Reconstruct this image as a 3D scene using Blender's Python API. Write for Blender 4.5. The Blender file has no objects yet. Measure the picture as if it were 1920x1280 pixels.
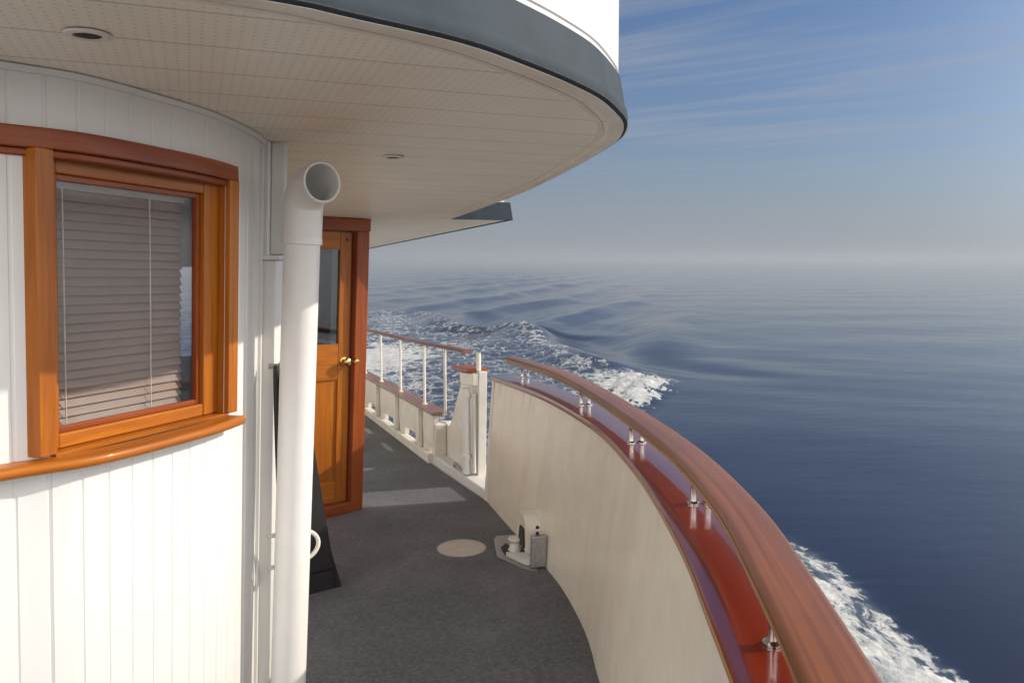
import bpy, bmesh, math, random
import numpy as np
from mathutils import Vector, Matrix
random.seed(7)
R = math.radians
SC = bpy.context.scene
COL = SC.collection

# ------------------------------------------------------------------ camera, sky, sun, exposure
ZW = 3.2                                   # eye height above the water
FPX, HOR = 1500.0, 485.0
cam_d = bpy.data.cameras.new("camera"); cam = bpy.data.objects.new("camera", cam_d); COL.objects.link(cam)
cam_d.sensor_width = 36.0; cam_d.lens = 36.0 * FPX / 1920.0
cam_d.clip_start = 0.05; cam_d.clip_end = 20000
cam.location = (0, 0, ZW)
cam.rotation_euler = (R(90) - math.atan((640 - HOR) / FPX), 0, 0)
SC.camera = cam

SUN_EL = R(28.2); SUN_AZ = R(12); SUN_DIR = Vector((math.cos(SUN_AZ), math.sin(SUN_AZ), 0)) * math.cos(SUN_EL) + Vector((0, 0, math.sin(SUN_EL)))
SKY_STR = 0.11; HAZE_D = .003; HAZE_COL = (1.74, 1.84, 2.02)
world = bpy.data.worlds.new("World"); SC.world = world; world.use_nodes = True
def build_world():
    nt = world.node_tree; nt.nodes.clear()
    N = nt.nodes.new; L = nt.links.new
    out = N("ShaderNodeOutputWorld"); bg = N("ShaderNodeBackground"); bg.inputs["Strength"].default_value = SKY_STR
    sky = N("ShaderNodeTexSky"); sky.sky_type = 'NISHITA'; sky.sun_disc = False
    sky.sun_elevation = SUN_EL; sky.sun_rotation = R(90) - SUN_AZ
    sky.air_density = 1.0; sky.dust_density = 1.2; sky.ozone_density = 2.0
    # thin cirrus: streaks on a high flat layer, direction divided by its height
    tc = N("ShaderNodeTexCoord"); sep = N("ShaderNodeSeparateXYZ"); L(tc.outputs["Generated"], sep.inputs[0])
    zc = N("ShaderNodeMath"); zc.operation = 'MAXIMUM'; zc.inputs[1].default_value = 0.02; L(sep.outputs[2], zc.inputs[0])
    dx = N("ShaderNodeMath"); dx.operation = 'DIVIDE'; L(sep.outputs[0], dx.inputs[0]); L(zc.outputs[0], dx.inputs[1])
    dy = N("ShaderNodeMath"); dy.operation = 'DIVIDE'; L(sep.outputs[1], dy.inputs[0]); L(zc.outputs[0], dy.inputs[1])
    cb = N("ShaderNodeCombineXYZ"); L(dx.outputs[0], cb.inputs[0]); L(dy.outputs[0], cb.inputs[1])
    mp = N("ShaderNodeMapping"); mp.vector_type = 'TEXTURE'; mp.inputs["Rotation"].default_value = (0, 0, R(146)); mp.inputs["Scale"].default_value = (2.6, .50, 1)
    L(cb.outputs[0], mp.inputs[0])
    n1 = N("ShaderNodeTexNoise"); n1.inputs["Scale"].default_value = 1.0; n1.inputs["Detail"].default_value = 7; n1.inputs["Roughness"].default_value = .55; n1.inputs["Distortion"].default_value = .5
    L(mp.outputs[0], n1.inputs[0])
    cr = N("ShaderNodeMapRange"); cr.inputs[1].default_value = .44; cr.inputs[2].default_value = .74; cr.inputs[3].default_value = 0; cr.inputs[4].default_value = .75
    L(n1.outputs[0], cr.inputs[0])
    mix = N("ShaderNodeMix"); mix.data_type = 'RGBA'; fade = N("ShaderNodeMapRange"); fade.inputs[1].default_value = .05; fade.inputs[2].default_value = .2; L(sep.outputs[2], fade.inputs[0])
    cf = N("ShaderNodeMath"); cf.operation = 'MULTIPLY'; L(cr.outputs[0], cf.inputs[0]); L(fade.outputs[0], cf.inputs[1]); L(cf.outputs[0], mix.inputs[0])
    hs = N("ShaderNodeHueSaturation"); hs.inputs["Saturation"].default_value = 0.95; hs.inputs["Value"].default_value = 1.0
    L(sky.outputs[0], hs.inputs["Color"])
    ml = N("ShaderNodeMix"); ml.data_type = 'RGBA'; ml.blend_type = 'MULTIPLY'; ml.inputs[0].default_value = 1; ml.inputs[7].default_value = (.19, .29, .42, 1); L(hs.outputs[0], ml.inputs[6])
    # thick sea haze low over the horizon
    hz = N("ShaderNodeMath"); hz.operation = 'MULTIPLY'; hz.inputs[1].default_value = -7.5; ab = N("ShaderNodeMath"); ab.operation = 'ABSOLUTE'; L(sep.outputs[2], ab.inputs[0]); L(ab.outputs[0], hz.inputs[0])
    ex = N("ShaderNodeMath"); ex.operation = 'EXPONENT'; L(hz.outputs[0], ex.inputs[0])
    # the haze is brighter towards the sun
    dv = N("ShaderNodeVectorMath"); dv.operation = 'DOT_PRODUCT'; L(tc.outputs["Generated"], dv.inputs[0]); dv.inputs[1].default_value = SUN_DIR
    dm = N("ShaderNodeMath"); dm.operation = 'MAXIMUM'; dm.inputs[1].default_value = 0; L(dv.outputs["Value"], dm.inputs[0])
    dp = N("ShaderNodeMath"); dp.operation = 'POWER'; dp.inputs[1].default_value = 10; L(dm.outputs[0], dp.inputs[0])
    dk = N("ShaderNodeMath"); dk.operation = 'MULTIPLY_ADD'; dk.inputs[1].default_value = 20.0; dk.inputs[2].default_value = 1.0; L(dp.outputs[0], dk.inputs[0])
    hc = N("ShaderNodeVectorMath"); hc.operation = 'SCALE'; hc.inputs[0].default_value = HAZE_COL; L(dk.outputs[0], hc.inputs["Scale"])
    hm = N("ShaderNodeMix"); hm.data_type = 'RGBA'; L(ex.outputs[0], hm.inputs[0]); L(ml.outputs[2], hm.inputs[6]); L(hc.outputs[0], hm.inputs[7])
    au = N("ShaderNodeVectorMath"); au.operation = 'SCALE'; au.inputs[0].default_value = (10, 9.3, 8.2); L(dp.outputs[0], au.inputs["Scale"])  # added glow round the sun, lifts the shaded parts
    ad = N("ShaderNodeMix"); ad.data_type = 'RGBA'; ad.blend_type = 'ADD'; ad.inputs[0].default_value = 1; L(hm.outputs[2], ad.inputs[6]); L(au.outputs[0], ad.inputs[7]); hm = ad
    # added fill light: the sky behind the photographer is brightened
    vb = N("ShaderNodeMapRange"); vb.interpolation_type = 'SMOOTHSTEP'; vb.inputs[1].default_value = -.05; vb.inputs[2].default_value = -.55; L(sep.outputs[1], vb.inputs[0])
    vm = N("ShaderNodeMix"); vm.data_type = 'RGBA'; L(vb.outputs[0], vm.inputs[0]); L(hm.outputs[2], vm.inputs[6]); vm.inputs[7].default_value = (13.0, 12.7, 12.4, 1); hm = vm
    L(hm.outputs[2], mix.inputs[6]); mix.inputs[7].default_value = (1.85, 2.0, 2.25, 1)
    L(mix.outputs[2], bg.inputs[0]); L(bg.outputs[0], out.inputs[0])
build_world()
sun_d = bpy.data.lights.new("sun", 'SUN'); sun = bpy.data.objects.new("sun", sun_d); COL.objects.link(sun)
sun_d.energy = 2.3; sun_d.angle = R(0.55); sun_d.color = (1.0, .90, .77)
sun.rotation_euler = (-SUN_DIR).to_track_quat('-Z', 'Y').to_euler()
sun.location = SUN_DIR * 50
vs = SC.view_settings; vs.view_transform = 'Standard'; vs.look = 'None'; vs.gamma = 1; vs.use_curve_mapping = False
vs.exposure = 0.87
SC.cycles.max_bounces = 8; SC.cycles.transparent_max_bounces = 12

# ------------------------------------------------------------------ boat frame: a = aft, o = outboard (starboard), h = height over the eye line
AX = R(-21.73); AV = (math.sin(AX), math.cos(AX)); OV = (math.cos(AX), -math.sin(AX)); SH = 0.03; OC = -0.45
def B(a, o, h):                            # the boat rides slightly bow-up: everything drops by SH per metre aft
    return Vector((a * AV[0] + o * OV[0], a * AV[1] + o * OV[1], ZW + h - SH * a))
DECK = -1.65; CEIL = 0.45
KP = .045                                  # the boat heels a little: the houses lean outboard towards their tops
def BL(a, o, h): q = B(a, o, h); q.x += KP * (h - CEIL); return q
UPL = Vector((KP, 0, 1))

# ------------------------------------------------------------------ materials
def nmat(name):
    m = bpy.data.materials.new(name); m.use_nodes = True; nt = m.node_tree
    return m, nt, nt.nodes["Principled BSDF"], nt.nodes.new, nt.links.new
def ramp(nt, fac, stops):
    r = nt.nodes.new("ShaderNodeValToRGB"); e = r.color_ramp.elements
    while len(e) > 1: e.remove(e[-1])
    e[0].position, e[0].color = stops[0][0], (*stops[0][1], 1)
    for p, c in stops[1:]:
        k = e.new(p); k.color = (*c, 1)
    nt.links.new(fac, r.inputs[0]); return r.outputs[0]
def coords(nt, kind="Object", scale=(1, 1, 1)):
    N, L = nt.nodes.new, nt.links.new
    t = N("ShaderNodeTexCoord"); mp = N("ShaderNodeMapping"); mp.inputs["Scale"].default_value = scale
    L(t.outputs[kind], mp.inputs[0]); return mp.outputs[0]
def noise(nt, vec, scale, detail=4, rough=.5, dist=0):
    n = nt.nodes.new("ShaderNodeTexNoise"); n.inputs["Scale"].default_value = scale; n.inputs["Detail"].default_value = detail
    n.inputs["Roughness"].default_value = rough; n.inputs["Distortion"].default_value = dist
    nt.links.new(vec, n.inputs[0]); return n.outputs[0]
def bump(nt, p, h, strength=.2, dist=.01, normal=None):
    b = nt.nodes.new("ShaderNodeBump"); b.inputs["Strength"].default_value = strength; b.inputs["Distance"].default_value = dist
    nt.links.new(h, b.inputs["Height"])
    if normal is not None: nt.links.new(normal, b.inputs["Normal"])
    nt.links.new(b.outputs[0], p.inputs["Normal"]); return b.outputs[0]
def math_(nt, op, a, b=None, c=None):
    n = nt.nodes.new("ShaderNodeMath"); n.operation = op
    for i, v in enumerate((a, b, c)):
        if v is None: continue
        if isinstance(v, (int, float)): n.inputs[i].default_value = v
        else: nt.links.new(v, n.inputs[i])
    return n.outputs[0]
def mixc(nt, fac, c1, c2, mode='MIX'):
    n = nt.nodes.new("ShaderNodeMix"); n.data_type = 'RGBA'; n.blend_type = mode
    for i, v in ((0, fac), (6, c1), (7, c2)):
        if isinstance(v, (int, float)): n.inputs[i].default_value = v
        elif isinstance(v, tuple): n.inputs[i].default_value = (*v, 1)
        else: nt.links.new(v, n.inputs[i])
    return n.outputs[2]

def paint(name, c, c2, rough=.4, sc=3, bmp=.05, coat=0.0):
    m, nt, p, N, L = nmat(name)
    v = coords(nt); n = noise(nt, v, sc, 6, .6)
    L(ramp(nt, n, [(.3, c2), (.62, c)]), p.inputs["Base Color"])
    rr = N("ShaderNodeMapRange"); rr.inputs[3].default_value = rough - .08; rr.inputs[4].default_value = rough + .12; L(n, rr.inputs[0]); L(rr.outputs[0], p.inputs["Roughness"])
    p.inputs["Coat Weight"].default_value = coat
    bump(nt, p, noise(nt, v, 90, 3), bmp, .002)
    return m
def wood(name, dark, mid, light, rough=.3, coat=1.0, sx=1.6, sy=42, crough=.06, wv=.10):
    m, nt, p, N, L = nmat(name)
    v = coords(nt, "UV", (sx, sy, 1)); big = noise(nt, coords(nt, "UV", (.9, 3.5, 1)), 1.0, 3, .5, .6)
    g = noise(nt, v, 1.0, 8, .62, 1.1)
    f = math_(nt, 'ADD', math_(nt, 'MULTIPLY', g, .62), math_(nt, 'MULTIPLY', big, .42))
    L(ramp(nt, f, [(.34, dark), (.52, mid), (.70, light)]), p.inputs["Base Color"])
    p.inputs["Roughness"].default_value = rough; p.inputs["Specular IOR Level"].default_value = .3; p.inputs["Coat Weight"].default_value = coat; p.inputs["Coat Roughness"].default_value = crough
    b = bump(nt, p, g, wv, .003)
    return m
def metal(name, c, rough=.2, met=1.0):
    m, nt, p, N, L = nmat(name)
    v = coords(nt); n = noise(nt, v, 40, 4)
    L(ramp(nt, n, [(.3, tuple(x * .75 for x in c)), (.7, c)]), p.inputs["Base Color"])
    p.inputs["Metallic"].default_value = met; p.inputs["Roughness"].default_value = rough
    return m
M = {}
M['white'] = paint('white_paint', (.62, .605, .585), (.57, .55, .52), .36, 2.5, .04)
M['white_cab'] = paint('cabin_white_paint', (.70, .69, .67), (.655, .64, .615), .42, 1.6, .05)
M['pipe'] = paint('pipe_white_paint', (.73, .715, .69), (.66, .645, .61), .38, 4, .05)
M['cream'] = paint('cream_paint', (.76, .72, .64), (.66, .60, .51), .45, 6, .06)
M['fascia'] = paint('blue_grey_paint', (.040, .053, .066), (.026, .036, .046), .7, 9, .1)
M['fascia'].node_tree.nodes['Principled BSDF'].inputs['Specular IOR Level'].default_value = .12
M['teak'] = wood('golden_varnished_teak', (.22, .054, .002), (.37, .108, .003), (.50, .17, .007), .45, .15, 1.5, 38, .1)
M['mahogany'] = wood('red_brown_mahogany', (.15, .027, .003), (.265, .052, .005), (.36, .088, .010), .45, .15, 1.6, 40, .12)
M['rail'] = wood('handrail_mahogany', (.115, .034, .009), (.185, .058, .013), (.265, .092, .021), .38, .35, .55, 60, .16)
M['edge'] = wood('rail_edge_wood', (.20, .09, .025), (.32, .16, .05), (.42, .24, .09), .45, .5, 1.1, 20, .2)
M['cap'] = wood('deep_red_varnish', (.11, .009, .002), (.165, .014, .002), (.21, .024, .004), .3, 1.0, 1.0, 18, .035, .03)
M['oldwood'] = wood('weathered_rail_wood', (.15, .07, .055), (.22, .11, .085), (.29, .16, .12), .5, .3, 1.2, 20, .25)
M['chrome'] = metal('polished_steel', (.72, .70, .68), .12)
M['brass'] = metal('polished_brass', (.75, .50, .18), .18)
M['dull'] = metal('galvanised_steel', (.42, .41, .42), .42, .8)
M['dark'] = paint('dark_void', (.015, .014, .013), (.01, .01, .01), .6)
M['black'] = paint('black_paint', (.012, .011, .012), (.008, .008, .008), .5, 8, .1)
M['black'].node_tree.nodes['Principled BSDF'].inputs['Specular IOR Level'].default_value = .25
M['rubber'] = paint('brown_hose_rubber', (.030, .021, .016), (.018, .013, .010), .6, 12, .1)
M['rope'] = paint('white_rope', (.72, .69, .63), (.6, .57, .5), .7, 60, .4)
M['blind'] = paint('blind_slats', (.27, .22, .19), (.235, .19, .165), .5, 4, .02)
M['disc'] = paint('disc_beige', (.50, .43, .36), (.42, .35, .29), .5, 14, .1)
M['dim_back'] = paint('dim_interior', (.10, .10, .11), (.07, .07, .08), .8)

def glass_mat(name, tint, refl_boost):
    m = bpy.data.materials.new(name); m.use_nodes = True; nt = m.node_tree; nt.nodes.clear(); N = nt.nodes.new; L = nt.links.new
    o = N("ShaderNodeOutputMaterial"); mx = N("ShaderNodeMixShader"); tr = N("ShaderNodeBsdfTransparent"); gl = N("ShaderNodeBsdfGlossy")
    tr.inputs[0].default_value = (*tint, 1); gl.inputs["Roughness"].default_value = .015
    lw = N("ShaderNodeLayerWeight"); lw.inputs[0].default_value = .5; pw = N("ShaderNodeMath"); pw.operation = 'POWER'; pw.inputs[1].default_value = 5; L(lw.outputs["Facing"], pw.inputs[0])
    fr = N("ShaderNodeMath"); fr.operation = 'MULTIPLY_ADD'; fr.inputs[1].default_value = .96; fr.inputs[2].default_value = .035; L(pw.outputs[0], fr.inputs[0])
    t = N("ShaderNodeTexCoord"); n = N("ShaderNodeTexNoise"); n.inputs["Scale"].default_value = 2.5; L(t.outputs["Object"], n.inputs[0])
    b = N("ShaderNodeBump"); b.inputs["Strength"].default_value = .03; b.inputs["Distance"].default_value = .02; L(n.outputs[0], b.inputs["Height"])
    L(b.outputs[0], gl.inputs["Normal"])
    k = N("ShaderNodeMath"); k.operation = 'MULTIPLY_ADD'; k.inputs[1].default_value = refl_boost; k.inputs[2].default_value = 0.01; k.use_clamp = True
    L(fr.outputs[0], k.inputs[0]); L(k.outputs[0], mx.inputs[0]); L(tr.outputs[0], mx.inputs[1]); L(gl.outputs[0], mx.inputs[2]); L(mx.outputs[0], o.inputs[0])
    return m
M['glass'] = glass_mat('window_glass', (.93, .91, .90), .6)
M['doorglass'] = glass_mat('door_glass', (.55, .6, .62), 2.2)

def soffit_mat():
    m, nt, p, N, L = nmat('perforated_soffit_panel')
    uv = N("ShaderNodeTexCoord").outputs["UV"]; sep = N("ShaderNodeSeparateXYZ"); L(uv, sep.inputs[0])
    u, v = sep.outputs[0], sep.outputs[1]        # u = outboard, v = aft, metres
    fr = math_(nt, 'FRACT', math_(nt, 'DIVIDE', math_(nt, 'ADD', v, .033), .2))
    seam = math_(nt, 'LESS_THAN', math_(nt, 'ABSOLUTE', math_(nt, 'SUBTRACT', fr, .5)), .018)
    # punched holes in rows, two rows staggered
    su = math_(nt, 'SUBTRACT', math_(nt, 'FRACT', math_(nt, 'DIVIDE', u, .022)), .5)
    sv = math_(nt, 'SUBTRACT', math_(nt, 'FRACT', math_(nt, 'DIVIDE', v, .022)), .5)
    r2 = math_(nt, 'ADD', math_(nt, 'MULTIPLY', su, su), math_(nt, 'MULTIPLY', sv, sv))
    hole = math_(nt, 'LESS_THAN', r2, .030)
    n = noise(nt, uv, 3.5, 6, .6)
    base = ramp(nt, n, [(.3, (.80, .745, .625)), (.7, (.87, .825, .715))])
    c = mixc(nt, math_(nt, 'MULTIPLY', hole, .24), base, (.22, .18, .14))
    c = mixc(nt, math_(nt, 'MULTIPLY', seam, .42), c, (.22, .18, .15))
    L(c, p.inputs["Base Color"]); p.inputs["Roughness"].default_value = .42
    hgt = math_(nt, 'SUBTRACT', math_(nt, 'MULTIPLY', n, .6), math_(nt, 'MULTIPLY', seam, 1.0))
    bump(nt, p, hgt, .35, .004)
    return m
M['soffit'] = soffit_mat()

def deck_mat():
    m, nt, p, N, L = nmat('grey_deck_covering')
    v = coords(nt); n = noise(nt, v, 150, 3, .75); n2 = noise(nt, v, 42, 4, .7); b = noise(nt, v, 1.6, 5, .6)
    f = math_(nt, 'ADD', math_(nt, 'MULTIPLY', n, .6), math_(nt, 'MULTIPLY', n2, .4))
    c = ramp(nt, f, [(.36, (.030, .030, .033)), (.5, (.098, .097, .103)), (.64, (.235, .232, .242))])
    c2 = mixc(nt, .45, c, ramp(nt, b, [(.3, (.050, .048, .050)), (.5, (.092, .09, .094)), (.7, (.165, .16, .165))]))
    L(c2, p.inputs["Base Color"]); p.inputs["Roughness"].default_value = .85
    bump(nt, p, n, .5, .004)
    return m
M['deck'] = deck_mat()

def bulwark_mat():
    m, nt, p, N, L = nmat('streaked_bulwark_paint')
    uv = N("ShaderNodeTexCoord").outputs["UV"]; sep = N("ShaderNodeSeparateXYZ"); L(uv, sep.inputs[0])   # u along, v down from the cap
    mp = N("ShaderNodeMapping"); mp.inputs["Scale"].default_value = (9, .7, 1); L(uv, mp.inputs[0])
    st = noise(nt, mp.outputs[0], 1.0, 6, .6, .3)
    big = noise(nt, uv, 1.3, 4, .55)
    n3 = noise(nt, uv, 7, 5, .6)
    base = ramp(nt, n3, [(.3, (.76, .68, .57)), (.7, (.83, .76, .66))])
    f1 = N("ShaderNodeMapRange"); f1.inputs[1].default_value = .55; f1.inputs[2].default_value = .70; L(st, f1.inputs[0])
    dn = N("ShaderNodeMapRange"); dn.interpolation_type = 'SMOOTHSTEP'; dn.inputs[1].default_value = 1.45; dn.inputs[2].default_value = .80; L(math_(nt, 'ADD', sep.outputs[1], math_(nt, 'MULTIPLY', big, .5)), dn.inputs[0])
    aft = N("ShaderNodeMapRange"); aft.inputs[1].default_value = 3.0; aft.inputs[2].default_value = 5.2; aft.inputs[3].default_value = .12; aft.inputs[4].default_value = 1; L(sep.outputs[0], aft.inputs[0])
    f = math_(nt, 'MULTIPLY', math_(nt, 'MULTIPLY', f1.outputs[0], math_(nt, 'MULTIPLY', aft.outputs[0], dn.outputs[0])), math_(nt, 'MULTIPLY', big, 1.5))
    c = mixc(nt, math_(nt, 'MULTIPLY', f, .65), base, (.34, .28, .20))
    sp = noise(nt, uv, 38, 4, .7); f3 = N("ShaderNodeMapRange"); f3.inputs[1].default_value = .66; f3.inputs[2].default_value = .74; L(sp, f3.inputs[0])
    c = mixc(nt, math_(nt, 'MULTIPLY', f3.outputs[0], .25), c, (.35, .27, .19))
    mp2 = N("ShaderNodeMapping"); mp2.inputs["Scale"].default_value = (2.4, .45, 1); mp2.inputs["Location"].default_value = (3, 1, 0); L(uv, mp2.inputs[0])
    s2 = noise(nt, mp2.outputs[0], 1.0, 5, .6); f2 = N("ShaderNodeMapRange"); f2.inputs[1].default_value = .52; f2.inputs[2].default_value = .74; L(s2, f2.inputs[0])
    c = mixc(nt, math_(nt, 'MULTIPLY', math_(nt, 'MULTIPLY', f2.outputs[0], aft.outputs[0]), .45), c, (.50, .36, .25))
    L(c, p.inputs["Base Color"]); p.inputs["Roughness"].default_value = .24
    bump(nt, p, noise(nt, uv, 2.2, 3), .12, .02)
    return m
M['bulwark'] = bulwark_mat()

# ------------------------------------------------------------------ mesh builder
WN = {'window_head', 'window_sill', 'rail', 'cap_rail', 'fascia', 'edge_trim', 'top_rail', 'drip_mould', 'under_mould'}
class MB:
    def __init__(s): s.v = []; s.f = []; s.uv = []
    def vert(s, p, uv=(0, 0)): s.v.append(Vector(p)); s.uv.append(uv); return len(s.v) - 1
    def hexa(s, c, swap=None):             # 8 corners: 0-3 bottom ring, 4-7 top ring
        e = [(c[1] - c[0]).length, (c[3] - c[0]).length, (c[4] - c[0]).length]
        k = e.index(max(e)); lo = random.random() * 5
        uvw = [(0, 0, 0), (1, 0, 0), (1, 1, 0), (0, 1, 0), (0, 0, 1), (1, 0, 1), (1, 1, 1), (0, 1, 1)]
        i0 = len(s.v)
        for q, t in zip(c, uvw):
            oth = [i for i in range(3) if i != k]
            s.vert(q, (lo + t[k] * e[k], lo + t[oth[0]] * e[oth[0]] + .8 * t[oth[1]] * e[oth[1]]))
        for f in ((0, 3, 2, 1), (4, 5, 6, 7), (0, 1, 5, 4), (1, 2, 6, 5), (2, 3, 7, 6), (3, 0, 4, 7)): s.f.append(tuple(i0 + i for i in f))
        return s
    def box(s, o, x, y, z, dx, dy, dz):    # origin corner, unit axes, extents (a0,a1)
        c = []
        for zz in dz:
            for xx, yy in ((dx[0], dy[0]), (dx[1], dy[0]), (dx[1], dy[1]), (dx[0], dy[1])):
                c.append(o + x * xx + y * yy + z * zz)
        return s.hexa(c)
    def sweep(s, path, prof, closed=True, caps=True, up=None, v0=0.0):
        """path: world points; prof: (lateral, vertical) points; lateral = to the right of travel seen from above"""
        n = len(path); m = len(prof); rings = []; d = 0.0; up0 = up or Vector((0, 0, 1))
        pl = [0.0]
        for i in range(1, m): pl.append(pl[-1] + math.dist(prof[i], prof[i - 1]))
        for i, P in enumerate(path):
            if i: d += (path[i] - path[i - 1]).length
            T = (path[min(i + 1, n - 1)] - path[max(i - 1, 0)]).normalized()
            Lt = T.cross(up0).normalized(); U = up0
            rings.append([s.vert(P + Lt * q[0] + U * q[1], (v0 + d, pl[j])) for j, q in enumerate(prof)])
        for i in range(n - 1):
            for j in range(m if closed else m - 1):
                k = (j + 1) % m; s.f.append((rings[i][j], rings[i][k], rings[i + 1][k], rings[i + 1][j]))
        if caps and closed:
            s.f.append(tuple(reversed(rings[0]))); s.f.append(tuple(rings[-1]))
        return s
    def tube(s, path, r, seg=14, caps=True, rr=None):
        n = len(path); rings = []; d = 0; prev = None
        for i, P in enumerate(path):
            if i: d += (path[i] - path[i - 1]).length
            T = (path[min(i + 1, n - 1)] - path[max(i - 1, 0)]).normalized()
            if prev is None:
                ref = Vector((0, 0, 1)) if abs(T.z) < .9 else Vector((1, 0, 0)); X = T.cross(ref).normalized()
            else: X = (prev - T * prev.dot(T)).normalized()
            prev = X; Y = T.cross(X); q = rr[i] if rr else r
            rings.append([s.vert(P + (X * math.cos(t) + Y * math.sin(t)) * q, (d, t * q)) for t in (2 * math.pi * k / seg for k in range(seg))])
        for i in range(n - 1):
            for j in range(seg):
                k = (j + 1) % seg; s.f.append((rings[i][j], rings[i][k], rings[i + 1][k], rings[i + 1][j]))
        if caps: s.f.append(tuple(reversed(rings[0]))); s.f.append(tuple(rings[-1]))
        return s
    def lathe(s, P, axis, prof, seg=24):   # prof: (radius, along)
        axis = axis.normalized(); ref = Vector((0, 0, 1)) if abs(axis.z) < .9 else Vector((1, 0, 0))
        X = axis.cross(ref).normalized(); Y = axis.cross(X); rings = []
        for r, h in prof: rings.append([s.vert(P + axis * h + (X * math.cos(t) + Y * math.sin(t)) * r, (h, t * .1)) for t in (2 * math.pi * k / seg for k in range(seg))])
        for i in range(len(prof) - 1):
            for j in range(seg):
                k = (j + 1) % seg; s.f.append((rings[i][j], rings[i][k], rings[i + 1][k], rings[i + 1][j]))
        s.f.append(tuple(reversed(rings[0]))); s.f.append(tuple(rings[-1]))
        return s
    def prism(s, pts, ex):                 # polygon of world points extruded by vector ex
        n = len(pts); a = [s.vert(p, (p.x + p.y, p.z)) for p in pts]; b = [s.vert(p + ex, (p.x + p.y, p.z)) for p in pts]
        s.f.append(tuple(reversed(a))); s.f.append(tuple(b))
        for i in range(n): j = (i + 1) % n; s.f.append((a[i], a[j], b[j], b[i]))
        return s
    def quad(s, c, uv=None):
        i0 = len(s.v)
        for k, q in enumerate(c): s.vert(q, uv[k] if uv else (0, 0))
        s.f.append(tuple(range(i0, i0 + len(c)))); return s
    def build(s, name, m, parent=None, bevel=0, smooth=True, ang=35, recalc=True):
        me = bpy.data.meshes.new(name); off = parent.matrix_basis.translation if parent and parent.type == 'EMPTY' else (Vector(parent['_o']) if parent else Vector((0, 0, 0)))
        base = off.copy() if parent else (sum(s.v, Vector()) / len(s.v))
        if not parent: base.z = min(q.z for q in s.v)
        me.from_pydata([q - base for q in s.v], [], s.f)
        ul = me.uv_layers.new(name="UVMap")
        vi = np.empty(len(me.loops), dtype=np.int32); me.loops.foreach_get("vertex_index", vi)
        ul.data.foreach_set("uv", np.array(s.uv, dtype=np.float32)[vi].ravel())
        if recalc:
            bm = bmesh.new(); bm.from_mesh(me); bmesh.ops.recalc_face_normals(bm, faces=bm.faces); bm.to_mesh(me); bm.free()
        me.materials.append(m)
        if smooth:
            me.polygons.foreach_set("use_smooth", [True] * len(me.polygons)); me.set_sharp_from_angle(angle=R(ang))
        o = bpy.data.objects.new(name, me); COL.objects.link(o)
        if parent: o.parent = parent
        else: o.location = base
        o['_o'] = tuple(base)
        if name in WN:
            w = o.modifiers.new('weighted_normal', 'WEIGHTED_NORMAL'); w.keep_sharp = True; w.weight = 80
        if bevel:
            b = o.modifiers.new("bevel", 'BEVEL'); b.width = bevel; b.segments = 2; b.limit_method = 'ANGLE'; b.angle_limit = R(40); b.harden_normals = True
        return o
def tag(o, label=None, cat=None, group=None, kind=None):
    if label: o['label'] = label
    if cat: o['category'] = cat
    if group: o['group'] = group
    if kind: o['kind'] = kind
    return o
def empty(name, loc, label, cat, group=None):
    e = bpy.data.objects.new(name, None); COL.objects.link(e); e.location = loc; e.empty_display_size = .1
    e['_o'] = tuple(loc)
    return tag(e, label, cat, group)
def spline(P, n=10):
    P = [np.array(p, float) for p in P]; P = [2 * P[0] - P[1]] + P + [2 * P[-1] - P[-2]]; out = []
    for i in range(1, len(P) - 2):
        a, b, c, d = P[i - 1:i + 3]
        for k in range(n):
            t = k / n; out.append(.5 * (2 * b + (c - a) * t + (2 * a - 5 * b + 4 * c - d) * t * t + (3 * b - a - 3 * c + d) * t ** 3))
    out.append(P[-2]); return np.array(out)
def resample(C, step):
    L = np.r_[0, np.cumsum(np.linalg.norm(np.diff(C, axis=0), axis=1))]; n = max(2, int(L[-1] / step) + 1)
    q = np.linspace(0, L[-1], n); return np.stack([np.interp(q, L, C[:, i]) for i in range(C.shape[1])], 1), q
def unit(a, o):                            # horizontal world direction from boat components
    v = B(a, o, 0) - B(0, 0, 0); v.z = 0; return v.normalized()
UP = Vector((0, 0, 1))

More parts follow.
